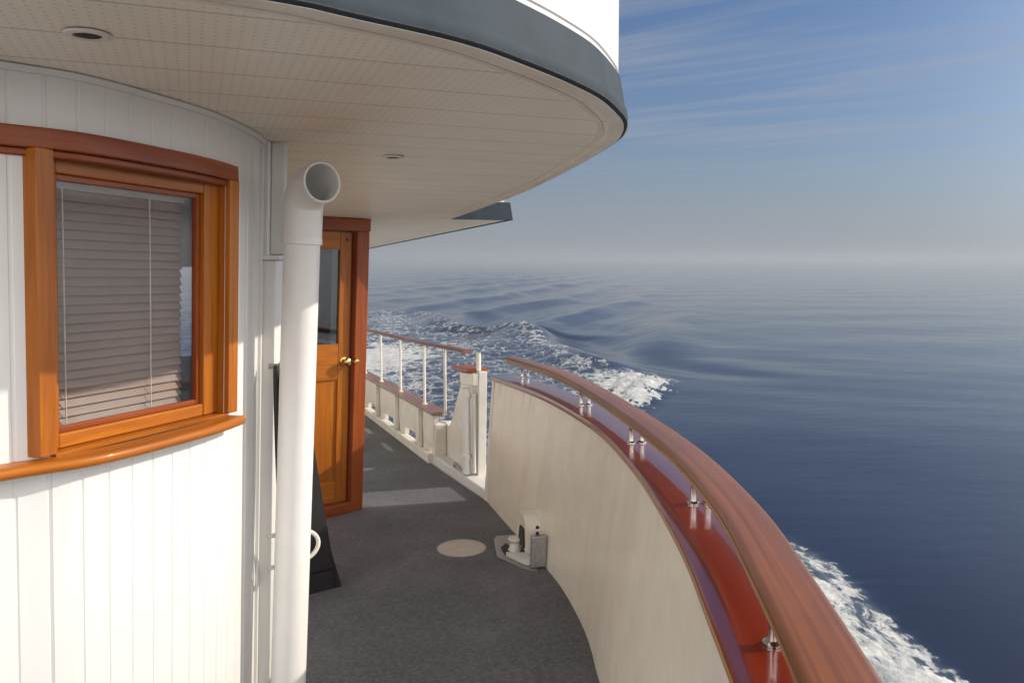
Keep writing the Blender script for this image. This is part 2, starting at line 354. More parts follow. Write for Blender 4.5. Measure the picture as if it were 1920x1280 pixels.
# ------------------------------------------------------------------ sea
def crest_noise(x, y, lam, n, seed, stretch=(1, 1), rot=0):
    r = np.random.RandomState(seed); c, s_ = math.cos(rot), math.sin(rot)
    X = (x * c + y * s_) / stretch[0]; Y = (-x * s_ + y * c) / stretch[1]; h = np.zeros_like(x)
    for i in range(n):
        l = lam * math.exp(r.uniform(-.7, .7)); t = r.uniform(0, 2 * math.pi)
        h += np.sin(2 * np.pi / l * (X * math.cos(t) + Y * math.sin(t)) + r.uniform(0, 6.28) + .8 * np.sin(X / lam * .9 + i))
    return h / math.sqrt(n)
def sstep(a, b, x): t = np.clip((x - a) / (b - a), 0, 1); return t * t * (3 - 2 * t)
def sea():
    th = np.unique(np.concatenate([np.radians(np.arange(-180, -34, 4.0)), np.radians(np.arange(-34, 48, .125)), np.radians(np.arange(48, 180.01, 4.0))]))
    rr = [1.6]
    while rr[-1] < 60: rr.append(rr[-1] * 1.0075)
    while rr[-1] < 6000: rr.append(rr[-1] * 1.014)
    rr = np.array(rr); nt_, nr = len(th), len(rr)
    Rg, Tg = np.meshgrid(rr, th, indexing='ij'); x = Rg * np.sin(Tg); y = Rg * np.cos(Tg)
    a = x * AV[0] + y * AV[1]; o = x * OV[0] + y * OV[1]
    far = sstep(900, 200, Rg)
    # gentle swell and wind ripples
    h = .012 * crest_noise(x, y, 9.0, 6, 1, (2.8, 1)) * sstep(1500, 100, Rg) + .004 * crest_noise(x, y, 2.2, 8, 2, (2.4, 1)) * sstep(300, 40, Rg)
    # diverging wake: crests at 38 degrees to the track, strongest along the cusp line
    ph = R(38); u = a * math.sin(ph) - o * math.cos(ph)
    u = u + .5 * np.sin(a * .11 + 1.0) + .35 * crest_noise(a, o, 24, 4, 9)
    oc = 5.2 + .355 * a; d = o - oc
    sin_, sout = 3.2 + .12 * a, 1.6 + .12 * a
    env = np.where(d < 0, np.exp(-(d / sin_) ** 2), np.exp(-(np.abs(d) / sout) ** 2)) * sstep(19, 33, a)
    amp = .22 * (30.0 / np.maximum(a, 20)) ** .35 * (1 + .2 * crest_noise(a, o, 20, 5, 5))
    phs = 2 * np.pi * (u - 8.7) / 6.0
    wv = np.cos(phs) + .32 * np.cos(2 * phs)
    h += amp * env * wv * sstep(420, 120, a)
    h += (.007 * np.cos(2 * np.pi * (u + .12 * np.sin(a * .35)) / .95) + .005 * crest_noise(a, o, 1.1, 10, 51, (2.2, 1), .66)) * env * sstep(90, 40, a)
    h += .022 * crest_noise(a, o, 7.5, 6, 21) * np.exp(-((o - 8 - .2 * a) / (5 + .1 * a)) ** 2) * sstep(10, 25, a) * sstep(160, 50, a)
    # foam density, 0..1
    jag = crest_noise(x, y, .9, 8, 3) * .22; jag2 = crest_noise(x, y, .30, 10, 4) * .10 + crest_noise(x, y, .12, 10, 34) * .05
    # (1) bow wash along the hull
    ys = np.array([-3, 4.0, 5.77, 6.55, 7.43, 8.11, 8.91, 9.5, 10.2, 11.0]); xs = np.array([2.6, 3.35, 3.42, 3.36, 3.40, 3.36, 3.13, 2.6, 1.7, .2])
    d1s = np.interp(y, ys, xs) - x; d1 = d1s + jag * .20 + jag2 * 1.3
    wash = sstep(-.06, .10, d1) * sstep(-.22, -.08, d1s) * (y < 11); whgt = sstep(-.05, .7, d1s) * (y < 11)
    dens1 = wash * (.66 + .34 * sstep(0, .8, d1)) * np.clip(np.interp(y, [5, 6.5, 7.5, 8.9, 11], [.88, .78, .68, .56, .36]) + .07 * crest_noise(x, y, .8, 8, 41), 0, 1)
    h += whgt * (.10 + sstep(.1, .9, d1s) * (.022 * crest_noise(x, y, .8, 12, 8) + .012 * crest_noise(x, y, .30, 14, 31)) + .005 * crest_noise(x, y, .16, 14, 32)) * sstep(11, 8.5, y) + .03 * np.exp(-((d1s - .35) / .3) ** 2) * (y < 10)
    # (2) the turbulent sheet behind the breaking crest: outline in plan, inside when left of the polyline x_out(y)
    ys = np.array([12, 15.5, 16.7, 18.3, 20.4, 20.9, 21.6, 22.6, 24.5, 29, 33, 34.3, 36, 40, 46, 47.5, 49])
    xs = np.array([-.5, 2.2, 2.9, 3.5, 4.35, 4.45, 4.2, 3.4, 2.4, 1.6, 1.1, .5, -2.0, -3.2, -4.7, -6.2, -8])
    d2s = np.interp(y, ys, xs, left=-9, right=-40) - x; d2 = d2s + jag * .6 + jag2 * 2.0
    sheet = (y < 49.5) * (y > 8) * sstep(-.05, .5, d2) * sstep(-9.5, -5, x + y * .1)
    tip = np.exp(-(((x - 3.3) / 1.15) ** 2 + ((y - 19.0) / 2.2) ** 2))
    tip2 = np.exp(-(((x + 4.2) / 1.5) ** 2 + ((y - 26) / 4.0) ** 2))
    edge2 = np.exp(-(d2 / .55) ** 2) * (y > 23)
    dens2 = sheet * np.clip(.37 + .62 * tip + .42 * tip2 + .2 * edge2 + .06 * crest_noise(x, y, 3.5, 6, 12), 0, 1)
    h += sstep(-.1, .9, d2s) * (y < 49.5) * (y > 8) * (.018 * crest_noise(x, y, 1.6, 14, 13) + .008 * crest_noise(x, y, .5, 14, 33)) + .24 * tip * sstep(-.25, .8, d2s) * (1 + .25 * crest_noise(x, y, .5, 10, 15))
    h += .28 * np.exp(-((d2s - .2) / .9) ** 2) * sstep(21, 25, y) * sstep(50, 44, y)          # the crest that carries the foam edge
    h -= .16 * np.exp(-((d2s + 2.1) / 1.1) ** 2) * sstep(20, 25, y) * sstep(50, 44, y)
    foam = np.clip(np.maximum(dens1, dens2), 0, 1)
    z = h * np.where(Rg < 900, 1, 0) + 0.0
    co = np.stack([x, y, z], -1).reshape(-1, 3).astype(np.float32)
    i, j = np.meshgrid(np.arange(nr - 1), np.arange(nt_ - 1), indexing='ij'); p = i * nt_ + j
    quads = np.stack([p, p + nt_, p + nt_ + 1, p + 1], -1).reshape(-1, 4).astype(np.int32)
    me = bpy.data.meshes.new("sea"); me.vertices.add(len(co)); me.vertices.foreach_set("co", co.ravel())
    me.loops.add(quads.size); me.loops.foreach_set("vertex_index", quads.ravel())
    me.polygons.add(len(quads)); me.polygons.foreach_set("loop_start", np.arange(0, quads.size, 4, dtype=np.int32))
    me.polygons.foreach_set("use_smooth", np.ones(len(quads), dtype=bool)); me.update(calc_edges=True)
    at = me.attributes.new("foam", 'FLOAT', 'POINT'); at.data.foreach_set("value", foam.ravel().astype(np.float32))
    me.flip_normals() if me.polygons[5000].normal.z < 0 else None
    # material
    m, nt, p_, N, L = nmat('sea_water')
    geo = N("ShaderNodeNewGeometry").outputs["Position"]
    mp = N("ShaderNodeMapping"); mp.inputs["Scale"].default_value = (.33, 1.0, 1); mp.inputs["Rotation"].default_value = (0, 0, R(4)); L(geo, mp.inputs[0])
    r1 = noise(nt, mp.outputs[0], 2.4, 5, .55, .2); r2 = math_(nt, 'MULTIPLY', noise(nt, mp.outputs[0], .45, 4, .5, .3), .7)
    p_.inputs["Base Color"].default_value = (.006, .011, .030, 1); p_.inputs["Roughness"].default_value = .06; p_.inputs["IOR"].default_value = 1.333
    cd = N("ShaderNodeCameraData")
    rg = math_(nt, 'ADD', math_(nt, 'ADD', math_(nt, 'MULTIPLY', r1, .35), r2), math_(nt, 'MULTIPLY', noise(nt, mp.outputs[0], 8.0, 6, .65, .3), .14))
    b1 = N("ShaderNodeBump"); b1.inputs["Strength"].default_value = .22; b1.inputs["Distance"].default_value = .10; L(rg, b1.inputs["Height"])
    L(b1.outputs[0], p_.inputs["Normal"])
    # foam: lace of bubbles, thresholded by the density attribute
    fa = N("ShaderNodeAttribute"); fa.attribute_name = "foam"; dens = fa.outputs["Fac"]
    mf = N("ShaderNodeMapping"); mf.inputs["Rotation"].default_value = (0, 0, R(-21.7)); mf.inputs["Scale"].default_value = (1.25, .62, 1); L(geo, mf.inputs[0])
    wrp = N("ShaderNodeTexNoise"); wrp.inputs["Scale"].default_value = 1.3; wrp.inputs["Detail"].default_value = 4; L(mf.outputs[0], wrp.inputs[0])
    wa = N("ShaderNodeVectorMath"); wa.operation = 'SCALE'; wa.inputs["Scale"].default_value = .9; L(wrp.outputs["Color"], wa.inputs[0])
    wb = N("ShaderNodeVectorMath"); wb.operation = 'ADD'; L(mf.outputs[0], wb.inputs[0]); L(wa.outputs[0], wb.inputs[1])
    vo = N("ShaderNodeTexVoronoi"); vo.feature = 'DISTANCE_TO_EDGE'; vo.inputs["Scale"].default_value = 1.9; L(wb.outputs[0], vo.inputs[0])
    vo2 = N("ShaderNodeTexVoronoi"); vo2.feature = 'DISTANCE_TO_EDGE'; vo2.inputs["Scale"].default_value = 6.5; L(wb.outputs[0], vo2.inputs[0])
    lace = math_(nt, 'SUBTRACT', 1.0, math_(nt, 'MULTIPLY', vo.outputs[0], 2.6))
    vo3 = N("ShaderNodeTexVoronoi"); vo3.feature = 'DISTANCE_TO_EDGE'; vo3.inputs["Scale"].default_value = 20; L(wb.outputs[0], vo3.inputs[0])
    lace3 = math_(nt, 'SUBTRACT', 1.0, math_(nt, 'MULTIPLY', vo3.outputs[0], 2.6))
    lace2 = math_(nt, 'SUBTRACT', 1.0, math_(nt, 'MULTIPLY', vo2.outputs[0], 2.6))
    nz = noise(nt, mf.outputs[0], 3.6, 8, .7, .4)
    pat = math_(nt, 'ADD', math_(nt, 'ADD', math_(nt, 'ADD', math_(nt, 'MULTIPLY', lace, .24), math_(nt, 'MULTIPLY', lace2, .17)), math_(nt, 'MULTIPLY', lace3, .11)), math_(nt, 'MULTIPLY', nz, .62))   # about 0.3 .. 0.95
    thr = math_(nt, 'SUBTRACT', 1.05, math_(nt, 'MULTIPLY', dens, .78))
    mr = N("ShaderNodeMapRange"); mr.interpolation_type = 'SMOOTHSTEP'; mr.inputs[3].default_value = 0; mr.inputs[4].default_value = 1
    L(pat, mr.inputs[0]); L(math_(nt, 'SUBTRACT', thr, .10), mr.inputs[1]); L(math_(nt, 'ADD', thr, .13), mr.inputs[2])
    fac = math_(nt, 'MULTIPLY', mr.outputs[0], math_(nt, 'MINIMUM', math_(nt, 'MULTIPLY', dens, 6.0), 1.0))
    fo = N("ShaderNodeBsdfDiffuse"); ft = N("ShaderNodeBsdfTranslucent"); ft.inputs[0].default_value = (.70, .72, .72, 1); L(ramp(nt, noise(nt, geo, 5.0, 8, .75), [(.36, (.22, .24, .26)), (.5, (.50, .50, .49)), (.64, (.74, .73, .70))]), fo.inputs[0])
    b2 = N("ShaderNodeBump"); b2.inputs["Strength"].default_value = .7; b2.inputs["Distance"].default_value = .07; L(math_(nt, 'ADD', pat, math_(nt, 'MULTIPLY', noise(nt, geo, 16.0, 6, .7), .55)), b2.inputs["Height"]); L(b2.outputs[0], fo.inputs["Normal"])
    # churned water under thin foam: milky green
    milk = mixc(nt, math_(nt, 'MINIMUM', math_(nt, 'MULTIPLY', dens, .8), 1.0), (.006, .011, .030), (.07, .085, .10))
    L(milk, p_.inputs["Base Color"])
    ms = N("ShaderNodeMixShader"); fx = N("ShaderNodeMixShader"); fx.inputs[0].default_value = .30; L(fo.outputs[0], fx.inputs[1]); L(ft.outputs[0], fx.inputs[2])
    L(fac, ms.inputs[0]); L(p_.outputs[0], ms.inputs[1]); L(fx.outputs[0], ms.inputs[2])
    L(ms.outputs[0], nt.nodes["Material Output"].inputs[0])
    me.materials.append(m)
    ob = bpy.data.objects.new("sea", me); COL.objects.link(ob); tag(ob, "calm blue sea with foaming wake behind the boat", "sea", kind="structure")
sea()

# ------------------------------------------------------------------ curves of the boat in plan (a, o)
DK = spline([(-.95, OC), (-.35, .02), (.45, .52), (1.3, .96), (2.1, 1.27), (2.77, 1.493), (3.19, 1.645), (3.69, 1.772), (4.10, 1.836), (4.73, 1.905), (5.53, 1.997)])
CP = spline([(-1.15, OC), (-.5, .02), (.2, .40), (.75, .70), (1.14, .90), (1.37, 1.015), (1.725, 1.19), (2.24, 1.412), (2.755, 1.606), (3.415, 1.810), (4.165, 1.960), (4.8, 2.035), (5.57, 2.066)])
RL = spline([(-1.3, OC + .02), (-.6, .02), (.1, .36), (.55, .615), (.922, .835), (1.273, 1.030), (1.644, 1.225), (2.149, 1.441), (2.65, 1.615), (3.2, 1.777), (3.8, 1.94), (4.428, 2.083), (5.0, 2.16), (5.68, 2.205)])
HOUSE = spline([(1.845, OC), (1.911, -.341), (1.974, -.206), (2.131, -.055), (2.294, .068), (2.518, .176), (2.717, .238)], 24)
EDGE = spline([(1.30, OC), (1.315, -.1), (1.350, .158), (1.385, .27), (1.463, .497), (1.586, .698), (1.693, .846), (1.803, .973), (1.976, 1.122), (2.072, 1.187), (2.183, 1.244), (2.350, 1.306), (2.825, 1.415), (3.464, 1.528), (4.029, 1.603), (5.116, 1.703), (5.5, 1.73)], 8)
def mirror(C): return np.stack([C[:, 0], 2 * OC - C[:, 1]], 1)

# ------------------------------------------------------------------ deck
def deck():
    mb = MB(); R1, _ = resample(DK, .12); st = [tuple(p) for p in R1] + [(6.2, 1.97), (8, 1.955), (10, 1.945), (14, 1.9), (20, 1.75)]
    for (a0, o0), (a1, o1) in zip(st[:-1], st[1:]):
        q = [(a0, 2 * OC - o0), (a0, o0), (a1, o1), (a1, 2 * OC - o1)]
        mb.quad([B(x, y, DECK) for x, y in q], q)
    ob = mb.build("deck", M['deck'], smooth=False); tag(ob, "dark grey textured side deck of the boat", "deck", kind="structure")
deck()

# ------------------------------------------------------------------ forward cabin with its window
cabin = empty("cabin", BL(2.4, -.2, DECK), "white curved cabin front of vertical boards with a teak framed window", "cabin")
HL = np.r_[0, np.cumsum(np.linalg.norm(np.diff(HOUSE, axis=0), axis=1))]; L0 = float(np.interp(1.911, HOUSE[:, 0], HL))
def wall_at(Lr, off=0.0):                  # Lr measured from the left picture edge, off = outward
    q = Lr + L0; a = np.interp(q, HL, HOUSE[:, 0]); o = np.interp(q, HL, HOUSE[:, 1])
    a2 = np.interp(q + .02, HL, HOUSE[:, 0]) - np.interp(q - .02, HL, HOUSE[:, 0]); o2 = np.interp(q + .02, HL, HOUSE[:, 1]) - np.interp(q - .02, HL, HOUSE[:, 1])
    n = math.hypot(a2, o2); return a - o2 / n * off, o + a2 / n * off
LW0, LW1, HB, HT = .080, .640, -.385, .29
LEND = HL[-1] - L0
def beadboard():
    mb = MB(); pts = []; step = .066; w = .005; k = -math.ceil(L0 / step)
    q = -L0; ev = [(-L0, 0.0)]
    while k * step < LEND:
        c = k * step + .012
        ev += [(c - w, 0), (c - w * .45, -.0022), (c + w * .45, -.0022), (c + w, 0), (c + step * .33, 0), (c + step * .66, 0)]; k += 1
    ev = [(max(-L0, min(LEND, e)), d) for e, d in ev] + [(LW0, 0), (LW1, 0), (LEND, 0)]
    ev = sorted(set(ev)); xs = [(wall_at(e, d), e) for e, d in ev]
    for (p, e0), (q, e1) in zip(xs[:-1], xs[1:]):
        inside = e0 >= LW0 - 1e-6 and e1 <= LW1 + 1e-6
        for h0, h1 in (((DECK, HB), (HT, CEIL)) if inside else ((DECK, CEIL),)):
            mb.quad([BL(*p, h0), BL(*q, h0), BL(*q, h1), BL(*p, h1)], [(e0, h0), (e1, h0), (e1, h1), (e0, h1)])
    # mirrored port half (plain boards) and the two sides back to the deckhouse
    pm = [(x, 2 * OC - y) for (x, y), _ in xs]
    for p, q in zip(pm[:-1], pm[1:]): mb.quad([BL(*p, DECK), BL(*q, DECK), BL(*q, CEIL), BL(*p, CEIL)])
    e = wall_at(LEND)
    for s in (1, -1):
        f = lambda a, o: (a, o if s > 0 else 2 * OC - o)
        mb.quad([BL(*f(*e), DECK), BL(*f(5.60, e[1] + .1), DECK), BL(*f(5.60, e[1] + .1), CEIL), BL(*f(*e), CEIL)])
    return mb.build("wall", M['white_cab'], cabin, smooth=False)
beadboard()
def wall_path(l0, l1, h, off=0.0, step=.02):
    n = max(2, int((l1 - l0) / step)); return [BL(*wall_at(l0 + (l1 - l0) * i / n, off), h) for i in range(n + 1)]
def rounded(x0, x1, y0, y1, r, sides="r", n=5):
    # closed rectangle with rounded corners on the x1 side
    P = [(x0, y0), (x1 - r, y0)]
    P += [(x1 - r + r * math.sin(t), y0 + r - r * math.cos(t)) for t in [math.pi / 2 * k / n for k in range(1, n + 1)]]
    P += [(x1 - r + r * math.cos(t), y1 - r + r * math.sin(t)) for t in [math.pi / 2 * k / n for k in range(0, n + 1)]]
    P += [(x0, y1)]; return P
def window():
    # head board and nosed sill follow the curve of the wall
    hb = MB(); hb.sweep(wall_path(-L0, .685, 0), [(x - .012, y) for x, y in rounded(0, .044, .284, .327, .004, n=3)]); head = hb.build("window_head", M['mahogany'], cabin, ang=20)
    drip = MB(); drip.sweep(wall_path(-L0, .66, 0), [(x - .012, y) for x, y in rounded(0, .030, .268, .2835, .004)]); drip.build("drip_mould", M['mahogany'], head)
    sl = MB(); sl.sweep(wall_path(-L0, .655, 0), [(x - .02, y) for x, y in rounded(0, .062, -.396, -.370, .012, n=6)]); sl.build("window_sill", M['teak'], cabin)
    fr = empty_part = None
    c0 = Vector((*wall_at(LW0 + .01), 0)); c1 = Vector((*wall_at(LW1), 0)); W = (c1 - c0).length
    t = (c1 - c0) / W; n = Vector((-t.y, t.x, 0))   # outward in (a, o)
    P = lambda x, h, d=0: BL(c0.x + t.x * x + n.x * d, c0.y + t.y * x + n.y * d, h)
    def bar(mb, x0, x1, h0, h1, d0, d1): return mb.hexa([P(x0, h0, d0), P(x1, h0, d0), P(x1, h0, d1), P(x0, h0, d1), P(x0, h1, d0), P(x1, h1, d0), P(x1, h1, d1), P(x0, h1, d1)])
    for q in ((-.047, -.004, -.364, .285, -.09, .012), (W + .004, W + .044, -.364, .285, -.09, .014)):
        cs = MB(); bar(cs, *q); casing = cs.build("casing", M['teak'], cabin, bevel=.003)
    rv = MB(); bar(rv, -.004, W + .004, .277, .2835, -.09, .002); rv.build("top_reveal", M['mahogany'], cabin)
    rv = MB(); bar(rv, -.004, W + .004, -.372, -.362, -.09, .006); rv.build("bottom_reveal", M['teak'], cabin)
    x0, x1 = -.004, W + .004; so, si = -.022, -.058
    sa = MB()
    bar(sa, x0, x0 + .034, -.361,   .276, si, so); bar(sa, x1 - .058, x1, -.361,   .276, si, so)
    bar(sa, x0 + .034, x1 - .058, .243,   .276, si, so - .0015); bar(sa, x0 + .034, x1 - .058, -.361, -.328, si, so - .0015)
    sash = sa.build("window_sash", M['teak'], cabin, bevel=.004)
    g0, g1, gb, gt = x0 + .028, x1 - .052, -.334, .249
    be = MB(); bd = .013
    for q in ((x0 + .034, x0 + .034 + bd, -.328, .243), (x1 - .058 - bd, x1 - .058, -.328, .243)): bar(be, *q, si + .004, so - .014)
    for q in ((x0 + .034 + bd, x1 - .058 - bd, .243 - bd, .243), (x0 + .034 + bd, x1 - .058 - bd, -.328, -.328 + bd)): bar(be, *q, si + .005, so - .015)
    be.build("glazing_bead", M['mahogany'], sash, bevel=.002)
    gl = MB(); bar(gl, g0, g1, gb, gt, si + .008, si + .012); gl.build("pane", M['glass'], sash, smooth=False)
    # venetian blind behind the pane
    bl = MB(); z = gt - .045; xl, xr = g0 + .004, g1 - .030
    while z > gb + .012:
        y0, y1 = si - .030, si - .016
        bl.hexa([P(xl, z - .0120, y1 - .004), P(xr, z - .0120, y1 - .004), P(xr, z + .0115, y0), P(xl, z + .0115, y0), P(xl, z - .0115, y1 - .002), P(xr, z - .0115, y1 - .002), P(xr, z + .0125, y0 + .001), P(xl, z + .0125, y0 + .001)]); z -= .0215
    blind = bl.build("blind", M['blind'], cabin, smooth=False)
    hr = MB(); bar(hr, xl, xr, gt - .032, gt + .01, si - .045, si - .012); hr.build("head_rail", M['blind'], blind)
    bo = MB(); bar(bo, xl, xr, gb - .004, gb + .012, si - .036, si - .014); bo.build("bottom_rail", M['blind'], blind)
    for f in (.13, .72):
        cd = MB(); x = xl + (xr - xl) * f; cd.tube([P(x, gt - .03, si - .011), P(x + .001, 0, si - .010), P(x + .004, gb + .01, si - .011)], .0016, 6); cd.build("blind_cord", M['rope'], blind)
    # plate coloured dark as the unlit room, so the pane edge reads dark
    rm = MB(); bar(rm, -.05, W + .05, -.5, .36, -.42, -.40); rm.build("dim_backing", M['dim_back'], cabin, smooth=False)
window()
def corner_trim():
    e = wall_at(LEND - .03); n = unit(-.3, .95); t = unit(.95, .3)
    mb = MB(); o = BL(*e, 0); o -= UPL * o.z; z0, z1 = BL(*e, DECK).z, BL(*e, CEIL).z; zc = BL(*e, .075).z
    mb.box(o, t, n, UPL, (-.02, .035), (-.02, .018), (zc + .004, z1)); mb2 = MB(); mb2.box(o, t, n, UPL, (.012, .05), (.0185, .062), (zc + .018, z1)); mb2.build("return_board", M['white_cab'], cabin, bevel=.004); mb.build("corner_board", M['white_cab'], cabin, bevel=.004)
    m2 = MB(); m2.box(o, t, n, UPL, (-.045, .10), (-.02, .050), (z0, zc)); cb = m2.build("corner_casing", M['pipe'], cabin, bevel=.004)
    m4 = MB(); m4.box(o, t, n, UPL, (-.053, .11), (-.018, .062), (zc + .002, zc + .016)); m4.build("ledge", M['pipe'], cb, bevel=.003)
    m3 = MB(); m3.box(o, t, n, UPL, (-.064, -.052), (-.01, .012), (z0, z1 - .02)); m3.build("corner_bead", M['white_cab'], cabin, bevel=.003)
    # cove moulding where boards meet the soffit
    cv = MB(); cv.sweep(wall_path(-L0, LEND - .02, CEIL), [(-.004, -.016), (.007, -.014), (.012, -.002), (-.004, -.002)]); cv.build("cove_mould", M['white_cab'], cabin)
corner_trim()

# ------------------------------------------------------------------ after deckhouse with the door
DD = Vector((.335, .942)); DN = Vector((-.942, .335)); D0 = Vector((5.686, 1.168))
def DP(t, d, h): q = D0 - DD * t + DN * d; return BL(q.x, q.y, h)   # t from the right jamb inboard, d outward
house = empty("deckhouse", BL(5.6, .8, DECK), "white after deckhouse holding the varnished wooden door", "deckhouse")
def dbar(mb, t0, t1, h0, h1, d0, d1): return mb.hexa([DP(t0, d0, h0), DP(t1, d0, h0), DP(t1, d1, h0), DP(t0, d1, h0), DP(t0, d0, h1), DP(t1, d0, h1), DP(t1, d1, h1), DP(t0, d1, h1)])
def deckhouse():
    w = MB()
    dbar(w, .755, 1.0, DECK, CEIL, -.06, 0)
    s0 = DP(.0, -.02, 0); 
    w.hexa([BL(5.70, 1.10, DECK), BL(22, .95, DECK), BL(22, .90, DECK), BL(5.70, 1.05, DECK), BL(5.70, 1.10, CEIL), BL(22, .95, CEIL), BL(22, .90, CEIL), BL(5.70, 1.05, CEIL)])
    w.build("wall", M['white_cab'], house)
    # frame
    f = MB(); dbar(f, 0, .098, DECK, .358, -.07, .035); dbar(f, .695, .765, DECK, .358, -.07, .035); dbar(f, -.006, .770, .358, CEIL - .004, -.07, .040)
    fr = f.build("door_frame", M['mahogany'], house, bevel=.006)
    s = MB(); dbar(s, .098, .695, DECK, -1.575, -.07, .05); s.build("threshold", M['mahogany'], fr, bevel=.005)
    st = MB(); dbar(st, .098, .116, -1.575, .358, -.06, -.028); st.build("door_stop", M['mahogany'], fr, bevel=.002)
    # leaf
    d0, d1 = -.045, -.008
    lf = MB(); dbar(lf, .117, .205, -1.57, .352, d0, d1); dbar(lf, .61, .692, -1.57, .352, d0, d1)
    dbar(lf, .205, .61, .233, .352, d0, d1 - .0015); dbar(lf, .205, .61, -.68, -.425, d0, d1 - .0015); dbar(lf, .205, .61, -1.57, -1.412, d0, d1 - .0015)
    leaf = lf.build("door", M['teak'], house, bevel=.004)
    pn = MB(); dbar(pn, .20, .615, -1.42, -.67, -.034, -.022); pn.build("panel", M['teak'], leaf)
    gl = MB(); dbar(gl, .20, .615, -.43, .238, -.030, -.025); gl.build("pane", M['doorglass'], leaf, smooth=False)
    dk = MB(); dbar(dk, .10, .78, -.8, .36, -.34, -.32); dk.build("dim_backing", M['dim_back'], house, smooth=False)  # plate coloured dark as the unlit room behind the door glass
    kn = MB(); c = DP(.158, d1, -.552); ax = unit(DN.x, DN.y)
    kn.lathe(c, ax, [(.031, 0), (.031, .004), (.024, .007), (.011, .009), (.010, .03), (.022, .036), (.029, .047), (.028, .058), (.018, .066), (.004, .068)]); kn.build("handle", M['brass'], leaf)
    ks = MB(); ks.lathe(DP(.10, .035, -.552), unit(DN.x, DN.y), [(.010, 0), (.010, .014), (.020, .02), (.023, .03), (.017, .042), (.004, .045)]); ks.build("latch", M['brass'], fr)
    pk = MB(); pk.lathe(DP(.155, d1, .30), ax, [(.009, 0), (.009, .006), (.003, .008)], 12); pk.build("bolt", M['rubber'], leaf)
deckhouse()

# ------------------------------------------------------------------ upper deck overhang
ov = empty("upper_deck", B(3.0, .9, CEIL), "white upper deck overhanging the side deck with a blue grey band round its edge", "upper deck")
FH = .575
def overhang():
    C, _ = resample(EDGE, .05); full = np.concatenate([mirror(C)[::-1], C[1:]])
    s = MB(); pts = [(a, o) for a, o in full]
    # soffit strips across the boat
    for (a0, o0), (a1, o1) in zip(C[:-1], C[1:]):
        if a1 <= a0: continue
        q = [(a0, 2 * OC - o0), (a0, o0), (a1, o1), (a1, 2 * OC - o1)]
        s.quad([B(x, y, CEIL) for x, y in q], [(y, x) for x, y in q])
    q = [(5.5, 2 * OC - 2.2), (5.5, 2.2), (22, 2.15), (22, 2 * OC - 2.15)]; s.quad([B(x, y, CEIL - .0) for x, y in q], [(y, x) for x, y in q])
    s.build("soffit", M['soffit'], ov, smooth=False)
    path = [B(a, o, 0) for a, o in full]
    # fascia: slightly tumbled-home band with a rounded lower lip
    prof = [(-.030, CEIL - .001), (-.012, CEIL - .006), (-.003, CEIL - .002), (0, CEIL + .010), (-.003, CEIL + .03), (-.008, CEIL + .034), (-.022, FH - .008), (-.030, FH), (-.10, FH), (-.10, FH - .02), (-.030, FH - .02)]
    f = MB(); f.sweep(path, prof, v0=0)
    st = [(5.5, 1.60), (5.5, 2.2), (22, 2.15)]
    f.hexa([B(5.5, 1.70, CEIL - .004), B(5.5, 2.2, CEIL - .004), B(5.53, 2.2, CEIL - .004), B(5.53, 1.70, CEIL - .004), B(5.52, 1.70, FH), B(5.52, 2.185, FH), B(5.55, 2.185, FH), B(5.55, 1.70, FH)])
    f.hexa([B(5.531, 2.17, CEIL - .004), B(5.531, 2.2, CEIL - .004), B(22, 2.15, CEIL - .004), B(22, 2.12, CEIL - .004), B(5.551, 2.155, FH), B(5.551, 2.185, FH), B(22, 2.135, FH), B(22, 2.105, FH)])
    f.hexa([B(5.552, 1.70, FH - .01), B(5.552, 2.154, FH - .01), B(22, 2.104, FH - .01), B(22, 1.70, FH - .01), B(5.552, 1.70, FH), B(5.552, 2.154, FH), B(22, 2.104, FH), B(22, 1.70, FH)])
    f.build("fascia", M['fascia'], ov, bevel=0, ang=50)
    p = MB(); p.sweep(path, [(-.040, FH - .01), (-.034, FH - .01), (-.034, FH + .012), (-.030, FH + .016), (-.036, FH + 1.15), (-.08, FH + 1.15), (-.08, FH - .01)])
    p.hexa([B(5.56, 1.6, FH + .002), B(5.56, 2.155, FH + .002), B(22, 2.10, FH + .002), B(22, 1.6, FH + .002), B(5.56, 1.6, FH + 1.1), B(5.56, 2.155, FH + 1.1), B(22, 2.10, FH + 1.1), B(22, 1.6, FH + 1.1)])
    p.build("parapet", M['white'], ov)
    t = MB(); pc = [B(a, o, 0) for a, o in C]
    t.sweep(pc, [(-.058, CEIL - .0005), (-.056, CEIL - .006), (-.050, CEIL - .009), (-.022, CEIL - .009), (-.0125, CEIL - .007), (-.0125, CEIL - .0005)]); tr = t.build("edge_trim", M['cream'], ov)
    t2 = MB(); t2.sweep(pc, [(-.088, CEIL - .0005), (-.088, CEIL - .005), (-.074, CEIL - .005), (-.074, CEIL - .0005)]); t2.build("bead", M['cream'], tr)
    # roof of the overhang so no sun leaks into the soffit
    r = MB()
    for (a0, o0), (a1, o1) in zip(C[:-1], C[1:]):
        if a1 <= a0: continue
        w = .06; r.quad([B(a0, 2 * OC - o0 + w, FH - .02), B(a0, o0 - w, FH - .02), B(a1, o1 - w, FH - .02), B(a1, 2 * OC - o1 + w, FH - .02)])
    r.quad([B(5.45, 2 * OC - 1.7, FH - .021), B(5.45, 1.7, FH - .021), B(22, 1.75, FH - .021), B(22, 2 * OC - 1.75, FH - .021)])
    r.build("deck_plate", M['white'], ov, smooth=False)
overhang()
